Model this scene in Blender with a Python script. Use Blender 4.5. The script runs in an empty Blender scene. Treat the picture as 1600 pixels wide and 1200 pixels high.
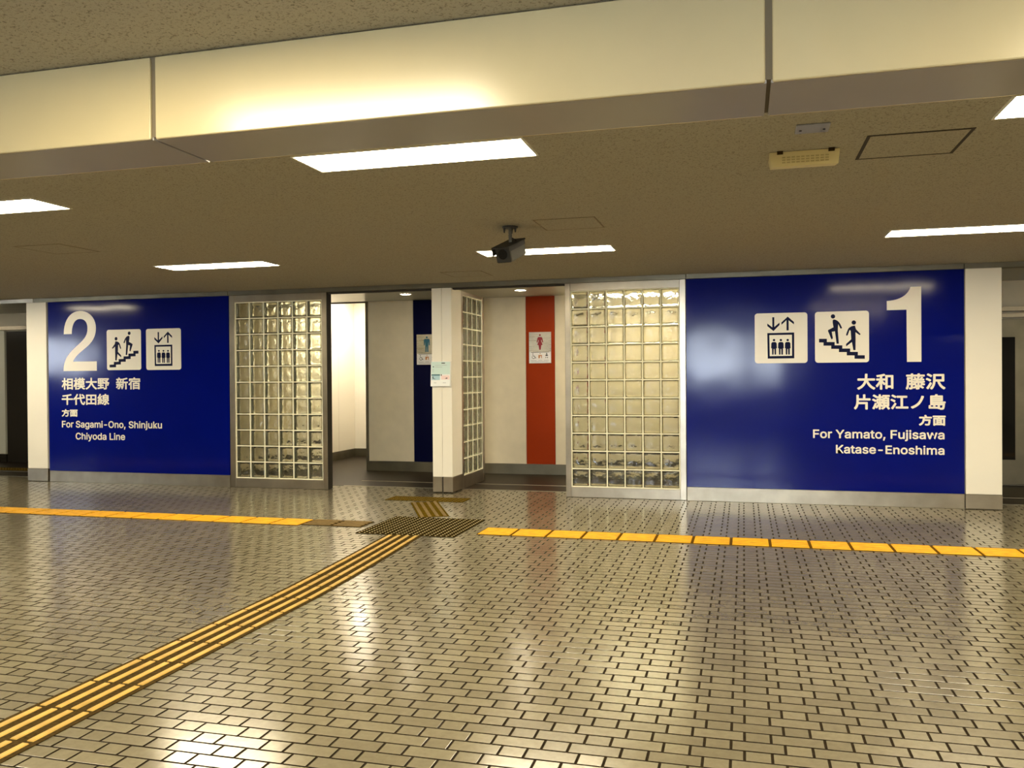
import bpy, bmesh, math, random
from math import sin, cos, pi, radians
from mathutils import Vector, Matrix, Euler
from mathutils.geometry import tessellate_polygon

random.seed(7)
scene = bpy.context.scene
COL = scene.collection

# ------------------------------------------------------------------ camera
F_PX, PITCH, YAW, ROLL, CAM_H, CAM_D = 1336.56, -0.00805, 0.26435, -0.007395, 1.3602, 9.4948
fw = Vector((-sin(YAW) * cos(PITCH), cos(YAW) * cos(PITCH), sin(PITCH)))
rt0 = Vector((cos(YAW), sin(YAW), 0.0))
up0 = rt0.cross(fw)
rt = cos(ROLL) * rt0 + sin(ROLL) * up0
up = -sin(ROLL) * rt0 + cos(ROLL) * up0
CAM_POS = Vector((0.0, -CAM_D, CAM_H))
cam_data = bpy.data.cameras.new('camera')
cam_data.sensor_fit = 'HORIZONTAL'
cam_data.sensor_width = 36.0
cam_data.lens = F_PX * 36.0 / 1600.0
cam_data.clip_start = 0.05
cam = bpy.data.objects.new('camera', cam_data)
COL.objects.link(cam)
cam.matrix_world = Matrix(((rt.x, up.x, -fw.x, CAM_POS.x), (rt.y, up.y, -fw.y, CAM_POS.y),
                           (rt.z, up.z, -fw.z, CAM_POS.z), (0, 0, 0, 1)))
scene.camera = cam


def project(P):
    d = Vector(P) - CAM_POS
    z = d.dot(fw)
    if z < 0.1:
        return None
    return 800 + F_PX * d.dot(rt) / z, 600 - F_PX * d.dot(up) / z


# ------------------------------------------------------------------ world, exposure
world = bpy.data.worlds.new('concourse_air')
scene.world = world
world.use_nodes = True
world.node_tree.nodes['Background'].inputs[0].default_value = (1.0, 0.85, 0.6, 1)
world.node_tree.nodes['Background'].inputs[1].default_value = 0.02
vs = scene.view_settings
vs.view_transform = 'Standard'
vs.look = 'None'
vs.gamma = 1.0
vs.use_curve_mapping = False
vs.exposure = 2.45
scene.cycles.sample_clamp_indirect = 6.0
LAMP_COL = (1.0, 0.86, 0.60)
LAMP_POWER = 11.0

# ------------------------------------------------------------------ materials


def new_mat(name):
    m = bpy.data.materials.new(name)
    m.use_nodes = True
    return m, m.node_tree.nodes, m.node_tree.links, m.node_tree.nodes['Principled BSDF']


def mat(name, col, rough=0.5, metal=0.0, spec=0.5, noise=None, bump=None, coat=0.0):
    """noise = (scale, amount) mottling; bump = (scale, strength, detail)"""
    m, N, L, b = new_mat(name)
    b.inputs['Base Color'].default_value = (*col, 1)
    b.inputs['Roughness'].default_value = rough
    b.inputs['Metallic'].default_value = metal
    b.inputs['Specular IOR Level'].default_value = spec
    b.inputs['Coat Weight'].default_value = coat
    g = None
    if noise or bump:
        g = N.new('ShaderNodeNewGeometry')
    if noise:
        n = N.new('ShaderNodeTexNoise')
        n.inputs['Scale'].default_value = noise[0]
        n.inputs['Detail'].default_value = 5
        L.new(g.outputs['Position'], n.inputs['Vector'])
        r = N.new('ShaderNodeMapRange')
        r.inputs['From Min'].default_value = 0.3
        r.inputs['From Max'].default_value = 0.7
        r.inputs['To Min'].default_value = 1 - noise[1]
        r.inputs['To Max'].default_value = 1 + noise[1]
        L.new(n.outputs['Fac'], r.inputs['Value'])
        v = N.new('ShaderNodeVectorMath')
        v.operation = 'SCALE'
        v.inputs[0].default_value = col
        L.new(r.outputs['Result'], v.inputs['Scale'])
        L.new(v.outputs['Vector'], b.inputs['Base Color'])
    if bump:
        n2 = N.new('ShaderNodeTexNoise')
        n2.inputs['Scale'].default_value = bump[0]
        n2.inputs['Detail'].default_value = bump[2] if len(bump) > 2 else 2
        L.new(g.outputs['Position'], n2.inputs['Vector'])
        bp = N.new('ShaderNodeBump')
        bp.inputs['Strength'].default_value = bump[1]
        bp.inputs['Distance'].default_value = bump[3] if len(bump) > 3 else 0.01
        L.new(n2.outputs['Fac'], bp.inputs['Height'])
        L.new(bp.outputs['Normal'], b.inputs['Normal'])
    return m


def emit_mat(name, col, strength):
    m, N, L, b = new_mat(name)
    b.inputs['Base Color'].default_value = (0.8, 0.8, 0.8, 1)
    b.inputs['Emission Color'].default_value = (*col, 1)
    b.inputs['Emission Strength'].default_value = strength
    return m


def tile_mat():
    m, N, L, b = new_mat('glazed_brick_tile')
    g = N.new('ShaderNodeNewGeometry')
    oi = N.new('ShaderNodeObjectInfo')
    ad = N.new('ShaderNodeMath'); ad.operation = 'ADD'
    L.new(g.outputs['Random Per Island'], ad.inputs[0])
    L.new(oi.outputs['Random'], ad.inputs[1])
    fr = N.new('ShaderNodeMath'); fr.operation = 'FRACT'
    L.new(ad.outputs[0], fr.inputs[0])
    ramp = N.new('ShaderNodeValToRGB')
    e = ramp.color_ramp.elements
    e[0].position = 0.0; e[0].color = (0.155, 0.135, 0.087, 1)
    e[1].position = 1.0; e[1].color = (0.200, 0.176, 0.115, 1)
    L.new(fr.outputs[0], ramp.inputs['Fac'])
    # scuffs and fine dirt
    n = N.new('ShaderNodeTexNoise')
    n.inputs['Scale'].default_value = 26.0
    n.inputs['Detail'].default_value = 8
    n.inputs['Roughness'].default_value = 0.65
    L.new(g.outputs['Position'], n.inputs['Vector'])
    mr = N.new('ShaderNodeMapRange')
    mr.inputs['From Min'].default_value = 0.30
    mr.inputs['From Max'].default_value = 0.62
    mr.inputs['To Min'].default_value = 0.86
    mr.inputs['To Max'].default_value = 1.03
    L.new(n.outputs['Fac'], mr.inputs['Value'])
    vm = N.new('ShaderNodeVectorMath'); vm.operation = 'SCALE'
    L.new(ramp.outputs['Color'], vm.inputs[0])
    L.new(mr.outputs['Result'], vm.inputs['Scale'])
    L.new(vm.outputs['Vector'], b.inputs['Base Color'])
    # worn gloss
    n3 = N.new('ShaderNodeTexNoise')
    n3.inputs['Scale'].default_value = 1.2
    n3.inputs['Detail'].default_value = 4
    L.new(g.outputs['Position'], n3.inputs['Vector'])
    mr3 = N.new('ShaderNodeMapRange')
    mr3.inputs['From Min'].default_value = 0.3
    mr3.inputs['From Max'].default_value = 0.7
    mr3.inputs['To Min'].default_value = 0.16
    mr3.inputs['To Max'].default_value = 0.21
    L.new(n3.outputs['Fac'], mr3.inputs['Value'])
    L.new(mr3.outputs['Result'], b.inputs['Roughness'])
    b.inputs['Specular IOR Level'].default_value = 1.0
    n2 = N.new('ShaderNodeTexNoise')
    n2.inputs['Scale'].default_value = 30.0
    n2.inputs['Detail'].default_value = 2
    L.new(g.outputs['Position'], n2.inputs['Vector'])
    bp = N.new('ShaderNodeBump')
    bp.inputs['Strength'].default_value = 0.08
    bp.inputs['Distance'].default_value = 0.004
    L.new(n2.outputs['Fac'], bp.inputs['Height'])
    L.new(bp.outputs['Normal'], b.inputs['Normal'])
    return m


def ceiling_mat():
    m, N, L, b = new_mat('fissured_ceiling_board')
    g = N.new('ShaderNodeNewGeometry')
    n = N.new('ShaderNodeTexNoise')
    n.inputs['Scale'].default_value = 108.0
    n.inputs['Detail'].default_value = 3
    n.inputs['Distortion'].default_value = 0.8
    L.new(g.outputs['Position'], n.inputs['Vector'])
    ramp = N.new('ShaderNodeValToRGB')
    e = ramp.color_ramp.elements
    e[0].position = 0.34; e[0].color = (0.20, 0.18, 0.135, 1)
    e[1].position = 0.45; e[1].color = (0.385, 0.355, 0.275, 1)
    L.new(n.outputs['Fac'], ramp.inputs['Fac'])
    L.new(ramp.outputs['Color'], b.inputs['Base Color'])
    bp = N.new('ShaderNodeBump')
    bp.inputs['Strength'].default_value = 0.5
    bp.inputs['Distance'].default_value = 0.004
    L.new(n.outputs['Fac'], bp.inputs['Height'])
    L.new(bp.outputs['Normal'], b.inputs['Normal'])
    b.inputs['Roughness'].default_value = 0.9
    b.inputs['Specular IOR Level'].default_value = 0.1
    return m


def steel_mat(name, col, rough, vertical=True):
    m, N, L, b = new_mat(name)
    g = N.new('ShaderNodeNewGeometry')
    mp = N.new('ShaderNodeMapping')
    mp.inputs['Scale'].default_value = (260, 260, 3) if vertical else (3, 260, 260)
    L.new(g.outputs['Position'], mp.inputs['Vector'])
    n = N.new('ShaderNodeTexNoise')
    n.inputs['Scale'].default_value = 1.0
    n.inputs['Detail'].default_value = 3
    L.new(mp.outputs['Vector'], n.inputs['Vector'])
    mr = N.new('ShaderNodeMapRange')
    mr.inputs['To Min'].default_value = rough - 0.08
    mr.inputs['To Max'].default_value = rough + 0.10
    L.new(n.outputs['Fac'], mr.inputs['Value'])
    L.new(mr.outputs['Result'], b.inputs['Roughness'])
    n2 = N.new('ShaderNodeTexNoise')
    n2.inputs['Scale'].default_value = 4.0
    n2.inputs['Detail'].default_value = 5
    L.new(g.outputs['Position'], n2.inputs['Vector'])
    mr2 = N.new('ShaderNodeMapRange')
    mr2.inputs['From Min'].default_value = 0.3
    mr2.inputs['From Max'].default_value = 0.7
    mr2.inputs['To Min'].default_value = 0.82
    mr2.inputs['To Max'].default_value = 1.1
    L.new(n2.outputs['Fac'], mr2.inputs['Value'])
    vm = N.new('ShaderNodeVectorMath'); vm.operation = 'SCALE'
    vm.inputs[0].default_value = col
    L.new(mr2.outputs['Result'], vm.inputs['Scale'])
    L.new(vm.outputs['Vector'], b.inputs['Base Color'])
    b.inputs['Metallic'].default_value = 1.0
    return m


def glass_mat(name='pressed_glass', col=(0.72, 0.73, 0.58)):
    m, N, L, b = new_mat(name)
    b.inputs['Base Color'].default_value = (*col, 1)
    b.inputs['Transmission Weight'].default_value = 1.0
    b.inputs['IOR'].default_value = 1.46
    b.inputs['Roughness'].default_value = 0.18
    g = N.new('ShaderNodeNewGeometry')
    n = N.new('ShaderNodeTexNoise')
    n.inputs['Scale'].default_value = 22.0
    n.inputs['Detail'].default_value = 1
    L.new(g.outputs['Position'], n.inputs['Vector'])
    bp = N.new('ShaderNodeBump')
    bp.inputs['Strength'].default_value = 0.6
    bp.inputs['Distance'].default_value = 0.015
    L.new(n.outputs['Fac'], bp.inputs['Height'])
    L.new(bp.outputs['Normal'], b.inputs['Normal'])
    return m


M = dict(
    tile=tile_mat(),
    grout=mat('brown_grout', (0.020, 0.013, 0.005), 0.9, spec=0.1, noise=(40, 0.3)),
    ceiling=ceiling_mat(),
    cream=mat('cream_enamel', (0.80, 0.755, 0.60), 0.38, noise=(2.0, 0.03)),
    pillar=mat('cream_pillar_panel', (0.82, 0.78, 0.66), 0.42, noise=(2.0, 0.02)),
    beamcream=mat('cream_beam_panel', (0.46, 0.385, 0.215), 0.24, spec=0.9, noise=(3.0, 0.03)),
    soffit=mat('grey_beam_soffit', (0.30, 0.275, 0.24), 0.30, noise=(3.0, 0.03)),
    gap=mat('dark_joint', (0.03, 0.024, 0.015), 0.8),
    sealant=mat('grey_brown_sealant', (0.15, 0.12, 0.075), 0.8, spec=0.2),
    blue=mat('blue_gloss_film', (0.0, 0.004, 0.15), 0.12, spec=0.22, noise=(3.0, 0.06), bump=(1.6, 0.14, 1, 0.03)),
    white=mat('ivory_vinyl', (0.84, 0.79, 0.66), 0.35),
    navyink=mat('navy_vinyl', (0.003, 0.005, 0.035), 0.45, spec=0.08),
    steel=steel_mat('brushed_steel_upright', (0.47, 0.42, 0.33), 0.30, True),
    steelh=steel_mat('brushed_steel_level', (0.42, 0.37, 0.285), 0.36, False),
    darksteel=steel_mat('dull_steel_skirting', (0.22, 0.20, 0.145), 0.42, False),
    mortar=mat('cream_mortar', (0.86, 0.83, 0.62), 0.7, noise=(30, 0.05)),
    glass=glass_mat(),
    glassrim=glass_mat('pressed_glass_rim', (0.30, 0.31, 0.21)),
    edgepale=mat('pale_edge_coating', (0.62, 0.64, 0.48), 0.6),
    edgecoat=mat('olive_edge_coating', (0.26, 0.26, 0.18), 0.6),
    greypanel=mat('grey_beige_wall_panel', (0.72, 0.635, 0.46), 0.5, spec=0.2, noise=(6, 0.04)),
    navy=mat('navy_wall_panel', (0.002, 0.003, 0.030), 0.3, spec=0.08),
    orange=mat('orange_wall_panel', (0.31, 0.031, 0.001), 0.4, spec=0.12, noise=(3, 0.05)),
    whitewall=mat('white_wall_panel', (0.82, 0.775, 0.67), 0.45),
    alcoveceil=mat('smooth_ceiling_panel', (0.42, 0.42, 0.36), 0.35),
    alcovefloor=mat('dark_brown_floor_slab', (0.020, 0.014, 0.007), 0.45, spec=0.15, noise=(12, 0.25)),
    strip=mat('pale_metal_strip', (0.5, 0.46, 0.36), 0.4, metal=1.0),
    yellow=mat('yellow_tactile_rubber', (0.66, 0.33, 0.012), 0.5, spec=0.2, noise=(14, 0.18)),
    yellowbase=mat('gap_shade_tactile_base', (0.10, 0.050, 0.006), 0.9, spec=0.0),  # dark colour stands for the shadow in gaps between tiles and bars
    bar=mat('yellow_guide_bar', (0.46, 0.29, 0.06), 0.45, spec=0.25, noise=(10, 0.20)),
    tactbase=mat('brown_tactile_base', (0.050, 0.033, 0.012), 0.9, spec=0.0, noise=(60, 0.35)),
    patchbase=mat('dark_tactile_base', (0.024, 0.016, 0.005), 0.9, spec=0.0, noise=(40, 0.3)),
    olivebase=mat('olive_tactile_base', (0.085, 0.055, 0.006), 0.9, spec=0.0, noise=(30, 0.3)),
    dot=mat('pale_tactile_stud', (0.42, 0.35, 0.19), 0.5, spec=0.1),
    tanbar=mat('worn_tan_bar', (0.17, 0.115, 0.045), 0.6, spec=0.05, noise=(20, 0.2)),
    lampframe=mat('white_lamp_frame', (0.8, 0.78, 0.7), 0.5),
    lamp=emit_mat('lit_diffuser', LAMP_COL, LAMP_POWER),
    downlens=emit_mat('lit_downlight_lens', (1.0, 0.88, 0.66), 16.0),
    darkplastic=mat('dark_grey_housing', (0.014, 0.013, 0.010), 0.5),
    greyhousing=mat('grey_camera_body', (0.10, 0.095, 0.07), 0.5),
    blackglass=mat('black_glass', (0.003, 0.003, 0.004), 0.06, spec=0.3),
    greyplate=mat('blue_grey_plate', (0.30, 0.31, 0.36), 0.4),
    yellowed=mat('yellowed_plastic', (0.70, 0.60, 0.30), 0.5),
    yellowgrille=mat('yellowed_grille', (0.48, 0.40, 0.18), 0.6),
    browndoor=mat('dark_brown_door', (0.020, 0.016, 0.010), 0.25),
    paledoor=mat('pale_door_panel', (0.62, 0.60, 0.46), 0.5),
    teal=mat('teal_ink', (0.012, 0.13, 0.20), 0.4),
    red=mat('crimson_ink', (0.28, 0.012, 0.022), 0.4),
    ink=mat('black_ink', (0.015, 0.014, 0.014), 0.4),
    orangeink=mat('orange_ink', (0.55, 0.20, 0.04), 0.4),
    greyink=mat('grey_ink', (0.30, 0.30, 0.32), 0.5),
    whiteprint=mat('white_print', (0.85, 0.83, 0.80), 0.4),
    greenpaper=mat('pale_green_paper', (0.60, 0.76, 0.70), 0.5),
    paper=mat('white_paper', (0.86, 0.88, 0.86), 0.5),
    bluepaper=mat('pale_blue_print', (0.40, 0.60, 0.66), 0.5),
    pinkpaper=mat('pale_pink_print', (0.86, 0.66, 0.62), 0.5),
    tealprint=mat('dark_teal_print', (0.06, 0.17, 0.20), 0.5),
    platesteel=steel_mat('brushed_plate', (0.66, 0.62, 0.52), 0.28, False),
    daylight=emit_mat('daylit_pane', (0.80, 0.90, 1.0), 9.0),
    daylightdim=emit_mat('dimmer_daylit_pane', (0.84, 0.92, 1.0), 6.0),
    concourse=mat('plain_cream_wall', (0.28, 0.25, 0.19), 0.6),
)

# ------------------------------------------------------------------ mesh helpers


class MB:
    def __init__(self):
        self.v, self.f = [], []

    def add(self, vs, fs):
        o = len(self.v)
        self.v += [tuple(p) for p in vs]
        self.f += [tuple(i + o for i in q) for q in fs]
        return self

    def box(self, x0, x1, y0, y1, z0, z1, ch=0.0):
        if ch <= 0:
            vs = [(x, y, z) for z in (z0, z1) for y in (y0, y1) for x in (x0, x1)]
            return self.add(vs, [(0, 2, 3, 1), (4, 5, 7, 6), (0, 1, 5, 4), (2, 6, 7, 3), (0, 4, 6, 2), (1, 3, 7, 5)])
        # chamfered box: 24 vertices
        bm = bmesh.new()
        bmesh.ops.create_cube(bm, size=1.0)
        for w in bm.verts:
            w.co = Vector(((x0 + x1) / 2 + w.co.x * (x1 - x0), (y0 + y1) / 2 + w.co.y * (y1 - y0),
                           (z0 + z1) / 2 + w.co.z * (z1 - z0)))
        bmesh.ops.bevel(bm, geom=bm.edges[:], offset=ch, segments=1, affect='EDGES', profile=0.5)
        bm.verts.index_update()
        self.add([w.co[:] for w in bm.verts], [[w.index for w in q.verts] for q in bm.faces])
        bm.free()
        return self

    def cyl(self, p0, p1, r0, r1=None, n=16, caps=True):
        r1 = r0 if r1 is None else r1
        a, b = Vector(p0), Vector(p1)
        d = (b - a).normalized()
        u = d.orthogonal().normalized()
        w = d.cross(u)
        vs = []
        for c, r in ((a, r0), (b, r1)):
            for k in range(n):
                t = 2 * pi * k / n
                vs.append(c + u * (r * cos(t)) + w * (r * sin(t)))
        fs = [(k, (k + 1) % n, n + (k + 1) % n, n + k) for k in range(n)]
        if caps:
            fs.append(tuple(range(n - 1, -1, -1)))
            fs.append(tuple(range(n, 2 * n)))
        return self.add(vs, fs)

    def prism(self, poly, y_front, y_back):
        """poly: list of (x, z); extruded along Y from y_front (towards the viewer) back to y_back."""
        n = len(poly)
        area = sum(poly[i][0] * poly[(i + 1) % n][1] - poly[(i + 1) % n][0] * poly[i][1] for i in range(n))
        if area < 0:
            poly = poly[::-1]
        tri = tessellate_polygon([[Vector((x, z, 0)) for x, z in poly]])
        vs = [(x, y_front, z) for x, z in poly] + [(x, y_back, z) for x, z in poly]
        fs = []
        for a, b, c in tri:
            (ax, az), (bx, bz), (cx, cz) = poly[a], poly[b], poly[c]
            if (bx - ax) * (cz - az) - (bz - az) * (cx - ax) < 0:
                a, b, c = a, c, b
            fs.append((a, b, c))
        for i in range(n):
            j = (i + 1) % n
            fs.append((j, i, n + i, n + j))
        return self.add(vs, fs)

    def build(self, name, m, parent=None, smooth=False):
        me = bpy.data.meshes.new(name)
        me.from_pydata(self.v, [], self.f)
        me.validate()
        me.update()
        if smooth:
            me.polygons.foreach_set('use_smooth', [True] * len(me.polygons))
        me.materials.append(M[m])
        return link(name, me, parent)


def link(name, data, parent=None):
    o = bpy.data.objects.new(name, data)
    COL.objects.link(o)
    if parent is not None:
        o.parent = parent
    return o


def tag(o, label=None, cat=None, group=None, kind=None):
    if label:
        o['label'] = label
    if cat:
        o['category'] = cat
    if group:
        o['group'] = group
    if kind:
        o['kind'] = kind
    return o


def empty(name, loc, label, cat, group=None, kind=None, rz=0.0):
    o = link(name, None)
    o.location = loc
    o.rotation_euler = (0, 0, rz)
    o.empty_display_size = 0.1
    return tag(o, label, cat, group, kind)


def sbox(name, m, b, label, cat, parent=None, kind='structure', ch=0.0):
    o = MB().box(*b, ch=ch).build(name, m, parent)
    if parent is None:
        tag(o, label, cat, kind=kind)
    elif label:
        tag(o, label)
    return o


def pbox(name, m, b, parent, ch=0.0, label=None):
    """part box given in the parent's local coordinates"""
    o = MB().box(*b, ch=ch).build(name, m, parent)
    if label:
        o['label'] = label
    return o


# ------------------------------------------------------------------ main dimensions
ZC = 2.467            # concourse ceiling
ZT = 2.413            # underside of the metal trim above the facade
ZA = 2.485            # recess ceilings
YB = 2.10             # back wall of the recesses
P_T, U_T, R_T = 0.2872, 0.09573, 0.0845    # Flemish bond: period, header pitch, course pitch
X0_T, Y0_T = -0.0031, -6.3383
XL, XR, YN = -14.5, 6.6, -14.0

# ------------------------------------------------------------------ floor
floor = sbox('floor', 'grout', (XL, XR, YN, 0.40, -0.06, -0.0045),
             'cream brick tile floor laid in alternating long and short tiles', 'floor')


def tile_geo(hx, hy):
    """top and chamfer are glazed (slot 0), the flanks in the joint are dirty grout (slot 1)"""
    c = 0.0012
    top = [(-hx + c, -hy + c, 0), (hx - c, -hy + c, 0), (hx - c, hy - c, 0), (-hx + c, hy - c, 0)]
    mid = [(-hx, -hy, -0.0002), (hx, -hy, -0.0002), (hx, hy, -0.0002), (-hx, hy, -0.0002)]
    low = [(x, y, -0.0075) for x, y, z in mid]
    fs = [(0, 1, 2, 3)]
    for k in range(4):
        j = (k + 1) % 4
        fs.append((4 + k, 4 + j, j, k))
    for k in range(4):
        j = (k + 1) % 4
        fs.append((8 + k, 8 + j, 4 + j, 4 + k))
    return top + mid + low, fs


SLOTS = [0] * 5 + [1] * 4
JT = 0.0105
HY_T = (R_T - 0.0085) / 2
GEO = {'short': tile_geo((U_T - JT) / 2, HY_T), 'long': tile_geo((P_T - U_T - JT) / 2, HY_T)}
tiles = []
k0 = int(math.floor((YN - Y0_T) / R_T)) + 1
k1 = int(math.floor((0.36 - Y0_T) / R_T))
for k in range(k0, k1 + 1):
    y = Y0_T + k * R_T
    off = X0_T + (0.0 if k % 2 == 0 else P_T / 2)
    n0 = int(math.floor((XL - off) / P_T)) + 1
    n1 = int(math.floor((XR - off) / P_T)) - 1
    for n in range(n0, n1 + 1):
        xs = off + n * P_T
        tiles.append(('short', xs + U_T / 2, y))
        tiles.append(('long', xs + (U_T + P_T) / 2, y))


def tile_score(t):
    q = project((t[1], t[2], 0.0))
    if q is None or not (-10 < q[0] < 1610 and 0 < q[1] < 1206):
        return 0.0
    d = (Vector((t[1], t[2], 0)) - CAM_POS).dot(fw)
    return (2.0 if t[0] == 'long' else 1.0) / d ** 3


order = sorted(range(len(tiles)), key=lambda i: -tile_score(tiles[i]))
near = set(order[:300])
TM = {}
for kind, (vs_, fs_) in GEO.items():
    me = bpy.data.meshes.new('brick_tile_' + kind)
    me.from_pydata(vs_, [], fs_)
    me.materials.append(M['tile'])
    me.materials.append(M['grout'])
    me.polygons.foreach_set('material_index', SLOTS)
    TM[kind] = me
rng = random.Random(3)
fv, ff = [], []
for i, (kind, x, y) in enumerate(tiles):
    ax, ay = rng.gauss(0, 0.0028), rng.gauss(0, 0.0020)
    dz = rng.uniform(-0.0004, 0.0)
    if i in near:
        o = link('brick_tile', TM[kind], floor)
        o.location = (x, y, dz)
        o.rotation_euler = (ax, ay, 0)
    else:
        vs_, fs_ = GEO[kind]
        b = len(fv)
        fv += [(x + vx, y + vy, vz + dz + ax * vy - ay * vx) for vx, vy, vz in vs_]
        ff += [tuple(j + b for j in q) for q in fs_]
me = bpy.data.meshes.new('brick_tile_field')
me.from_pydata(fv, [], ff)
me.materials.append(M['tile'])
me.materials.append(M['grout'])
me.polygons.foreach_set('material_index', SLOTS * (len(ff) // 9))
fld = link('brick_tile_field', me, floor)
fld['kind'] = 'stuff'

# recess floors (dark smooth slab) and their metal strips
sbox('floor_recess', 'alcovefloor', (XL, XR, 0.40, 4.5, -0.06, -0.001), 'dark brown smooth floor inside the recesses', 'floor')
for n, (a, b) in enumerate(((-4.90, -1.95), (-12.4, -9.45), (2.5, 5.2))):
    for yy, w in ((0.40, 0.02), (0.93, 0.012)):
        sbox('trim_%d' % (20 + n * 2 + (yy > 0.5)), 'strip', (a, b, yy, yy + w, -0.002, 0.003),
             '%s metal threshold strip across the floor of the %s' % ('front' if yy < 0.5 else 'rear', ('toilet alcove', 'left recess', 'right recess')[n]), 'strip')

# ------------------------------------------------------------------ ceilings
sbox('ceiling', 'ceiling', (XL, XR, YN, 0.0, ZC, ZC + 0.08), 'fissured beige acoustic board ceiling over the concourse', 'ceiling')
sbox('ceiling_recess', 'alcoveceil', (XL, XR, 0.0, YB + 0.02, ZA, ZA + 0.06), 'smooth dull ceiling of the recesses behind the facade', 'ceiling')

# beam across the ceiling
BZ, BY0, BY1 = 2.183, -6.985, -6.645
beam = sbox('beam', 'sealant', (XL, XR, BY0 + 0.012, BY1 - 0.012, BZ + 0.010, ZC), 'cream panelled ceiling beam crossing above the camera', 'beam')
joints = [-1.945 + 2.018 * k for k in range(-6, 5)]
edges_ = [XL] + [j for j in joints if XL + 0.3 < j < XR - 0.3] + [XR]
for a, b in zip(edges_[:-1], edges_[1:]):
    MB().box(a + 0.010, b - 0.010, BY0, BY0 + 0.014, BZ, ZC - 0.004, ch=0.003).build('beam_panel', 'beamcream', beam)
    MB().box(a + 0.010, b - 0.010, BY1 - 0.014, BY1, BZ, ZC - 0.004, ch=0.003).build('beam_panel', 'beamcream', beam)
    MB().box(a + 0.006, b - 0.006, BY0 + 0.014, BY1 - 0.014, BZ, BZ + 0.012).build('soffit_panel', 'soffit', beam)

# ------------------------------------------------------------------ walls of the room (mostly outside the frame)
sbox('wall_near', 'concourse', (XL, XR, YN - 0.1, YN, -0.06, ZC + 0.08), 'plain cream wall behind the camera', 'wall')
sbox('wall_left', 'concourse', (XL - 0.1, XL, YN - 0.1, 4.6, -0.06, 2.8), 'plain wall at the far left end', 'wall')
sbox('wall_right', 'concourse', (XR, XR + 0.1, YN - 0.1, 4.6, -0.06, 2.8), 'plain wall at the far right end', 'wall')
# daylit entrance window behind the camera (its sheen shows in the blue panel)
win = sbox('window_1', 'steelh', (-1.60, 0.95, YN - 0.01, YN + 0.03, 1.15, 2.36), 'steel framed daylit window behind the camera', 'window')
for a, b in ((-1.52, -0.80), (-0.74, -0.05), (0.32, 0.88)):
    pbox('pane', 'daylight', (a, b, YN + 0.03, YN + 0.035, 1.25, 2.3), win)

win2 = sbox('window_2', 'steel', (XL - 0.01, XL + 0.03, -6.95, -5.35, 1.45, 2.36), 'steel framed daylit window in the far left wall', 'window')
for a, b in ((-6.88, -6.18), (-6.12, -5.42)):
    pbox('pane', 'daylightdim', (XL + 0.03, XL + 0.035, a, b, 1.53, 2.28), win2)

# facade trim under the ceiling
for n, (a, b, lab) in enumerate(((XL, -9.26, 'left recess'), (-9.25, -6.27, 'blue panel numbered two'),
                                 (-6.265, -0.60, 'glass blocks and toilet openings'),
                                 (-0.595, 2.14, 'blue panel numbered one'), (2.145, XR, 'right pillar and recess'))):
    sbox('trim_%d' % (n + 1), 'darksteel' if n else 'steelh', (a, b, -0.022, 0.10, ZT, ZC), 'thin metal ceiling trim above the ' + lab, 'trim', ch=0.002)

sbox('trim_12', 'gap', (-4.90, -3.55, 0.03, 0.10, ZT - 0.018, ZT), 'dark strip standing for the shadow line over the mens toilet entrance', 'trim')  # dark box painted in as the shadow line below the trim
sbox('trim_13', 'gap', (-3.295, -1.95, 0.03, 0.10, ZT - 0.018, ZT), 'dark strip standing for the shadow line over the womens toilet entrance', 'trim')  # same painted shadow line on the womens side
# solid wall behind the blue panels
sbox('wall_facade_left', 'concourse', (-9.36, -6.27, 0.02, 0.12, -0.06, ZA), 'wall carrying the left blue panel', 'wall')
sbox('wall_facade_right', 'concourse', (-0.60, 2.47, 0.02, 0.12, -0.06, ZA), 'wall carrying the right blue panel', 'wall')
# steel skirting under the blue panels
sbox('baseboard_left', 'steelh', (-9.03, -6.268, -0.006, 0.03, 0.0, 0.147), 'brushed steel skirting under the blue panel numbered two', 'skirting', ch=0.002)
sbox('baseboard_right', 'steelh', (-0.60, 2.142, -0.006, 0.03, 0.0, 0.150), 'brushed steel skirting under the blue panel numbered one', 'skirting', ch=0.002)

# alcove walls
wb = sbox('wall_recess', 'greypanel', (-5.33, -0.35, YB + 0.012, YB + 0.12, -0.06, ZA + 0.05), 'grey beige panelled back wall of the toilet alcove', 'wall')
pan = [(-5.325, -4.618, 'greypanel', None), (-4.613, -4.20, 'navy', 'navy blue stripe panel'), (-4.195, -2.938, 'greypanel', None),
       (-2.933, -2.522, 'orange', 'orange stripe panel'), (-2.517, -0.36, 'greypanel', None)]
for a, b, m_, lab in pan:
    pbox('wall_panel', m_, (a, b, YB, YB + 0.02, 0.145, ZA - 0.002), wb, label=lab)
sbox('baseboard_recess', 'darksteel', (-5.33, -0.36, YB - 0.012, YB + 0.02, 0.0, 0.143), 'dull steel skirting along the alcove back wall', 'skirting', ch=0.002)
sbox('wall_recess_end', 'darksteel', (-5.365, -5.33, YB - 0.014, YB + 0.13, -0.001, ZA + 0.02), 'steel clad end of the alcove back wall', 'wall', ch=0.003)
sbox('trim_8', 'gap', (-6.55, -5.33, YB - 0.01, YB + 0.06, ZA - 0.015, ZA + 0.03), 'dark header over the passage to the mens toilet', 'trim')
wc = sbox('wall_passage_left', 'whitewall', (-6.67, -6.57, 0.12, 4.4, -0.06, 2.75), 'bright white side wall of the passage to the mens toilet', 'wall')
for a, b in ((0.13, 0.9), (0.905, 1.99), (1.995, 2.7), (2.705, 3.58), (3.585, 4.20)):
    pbox('wall_panel', 'whitewall' if b > 2.0 else 'greypanel', (-6.572, -6.552, a, b, 0.14, 2.74), wc)
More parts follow.
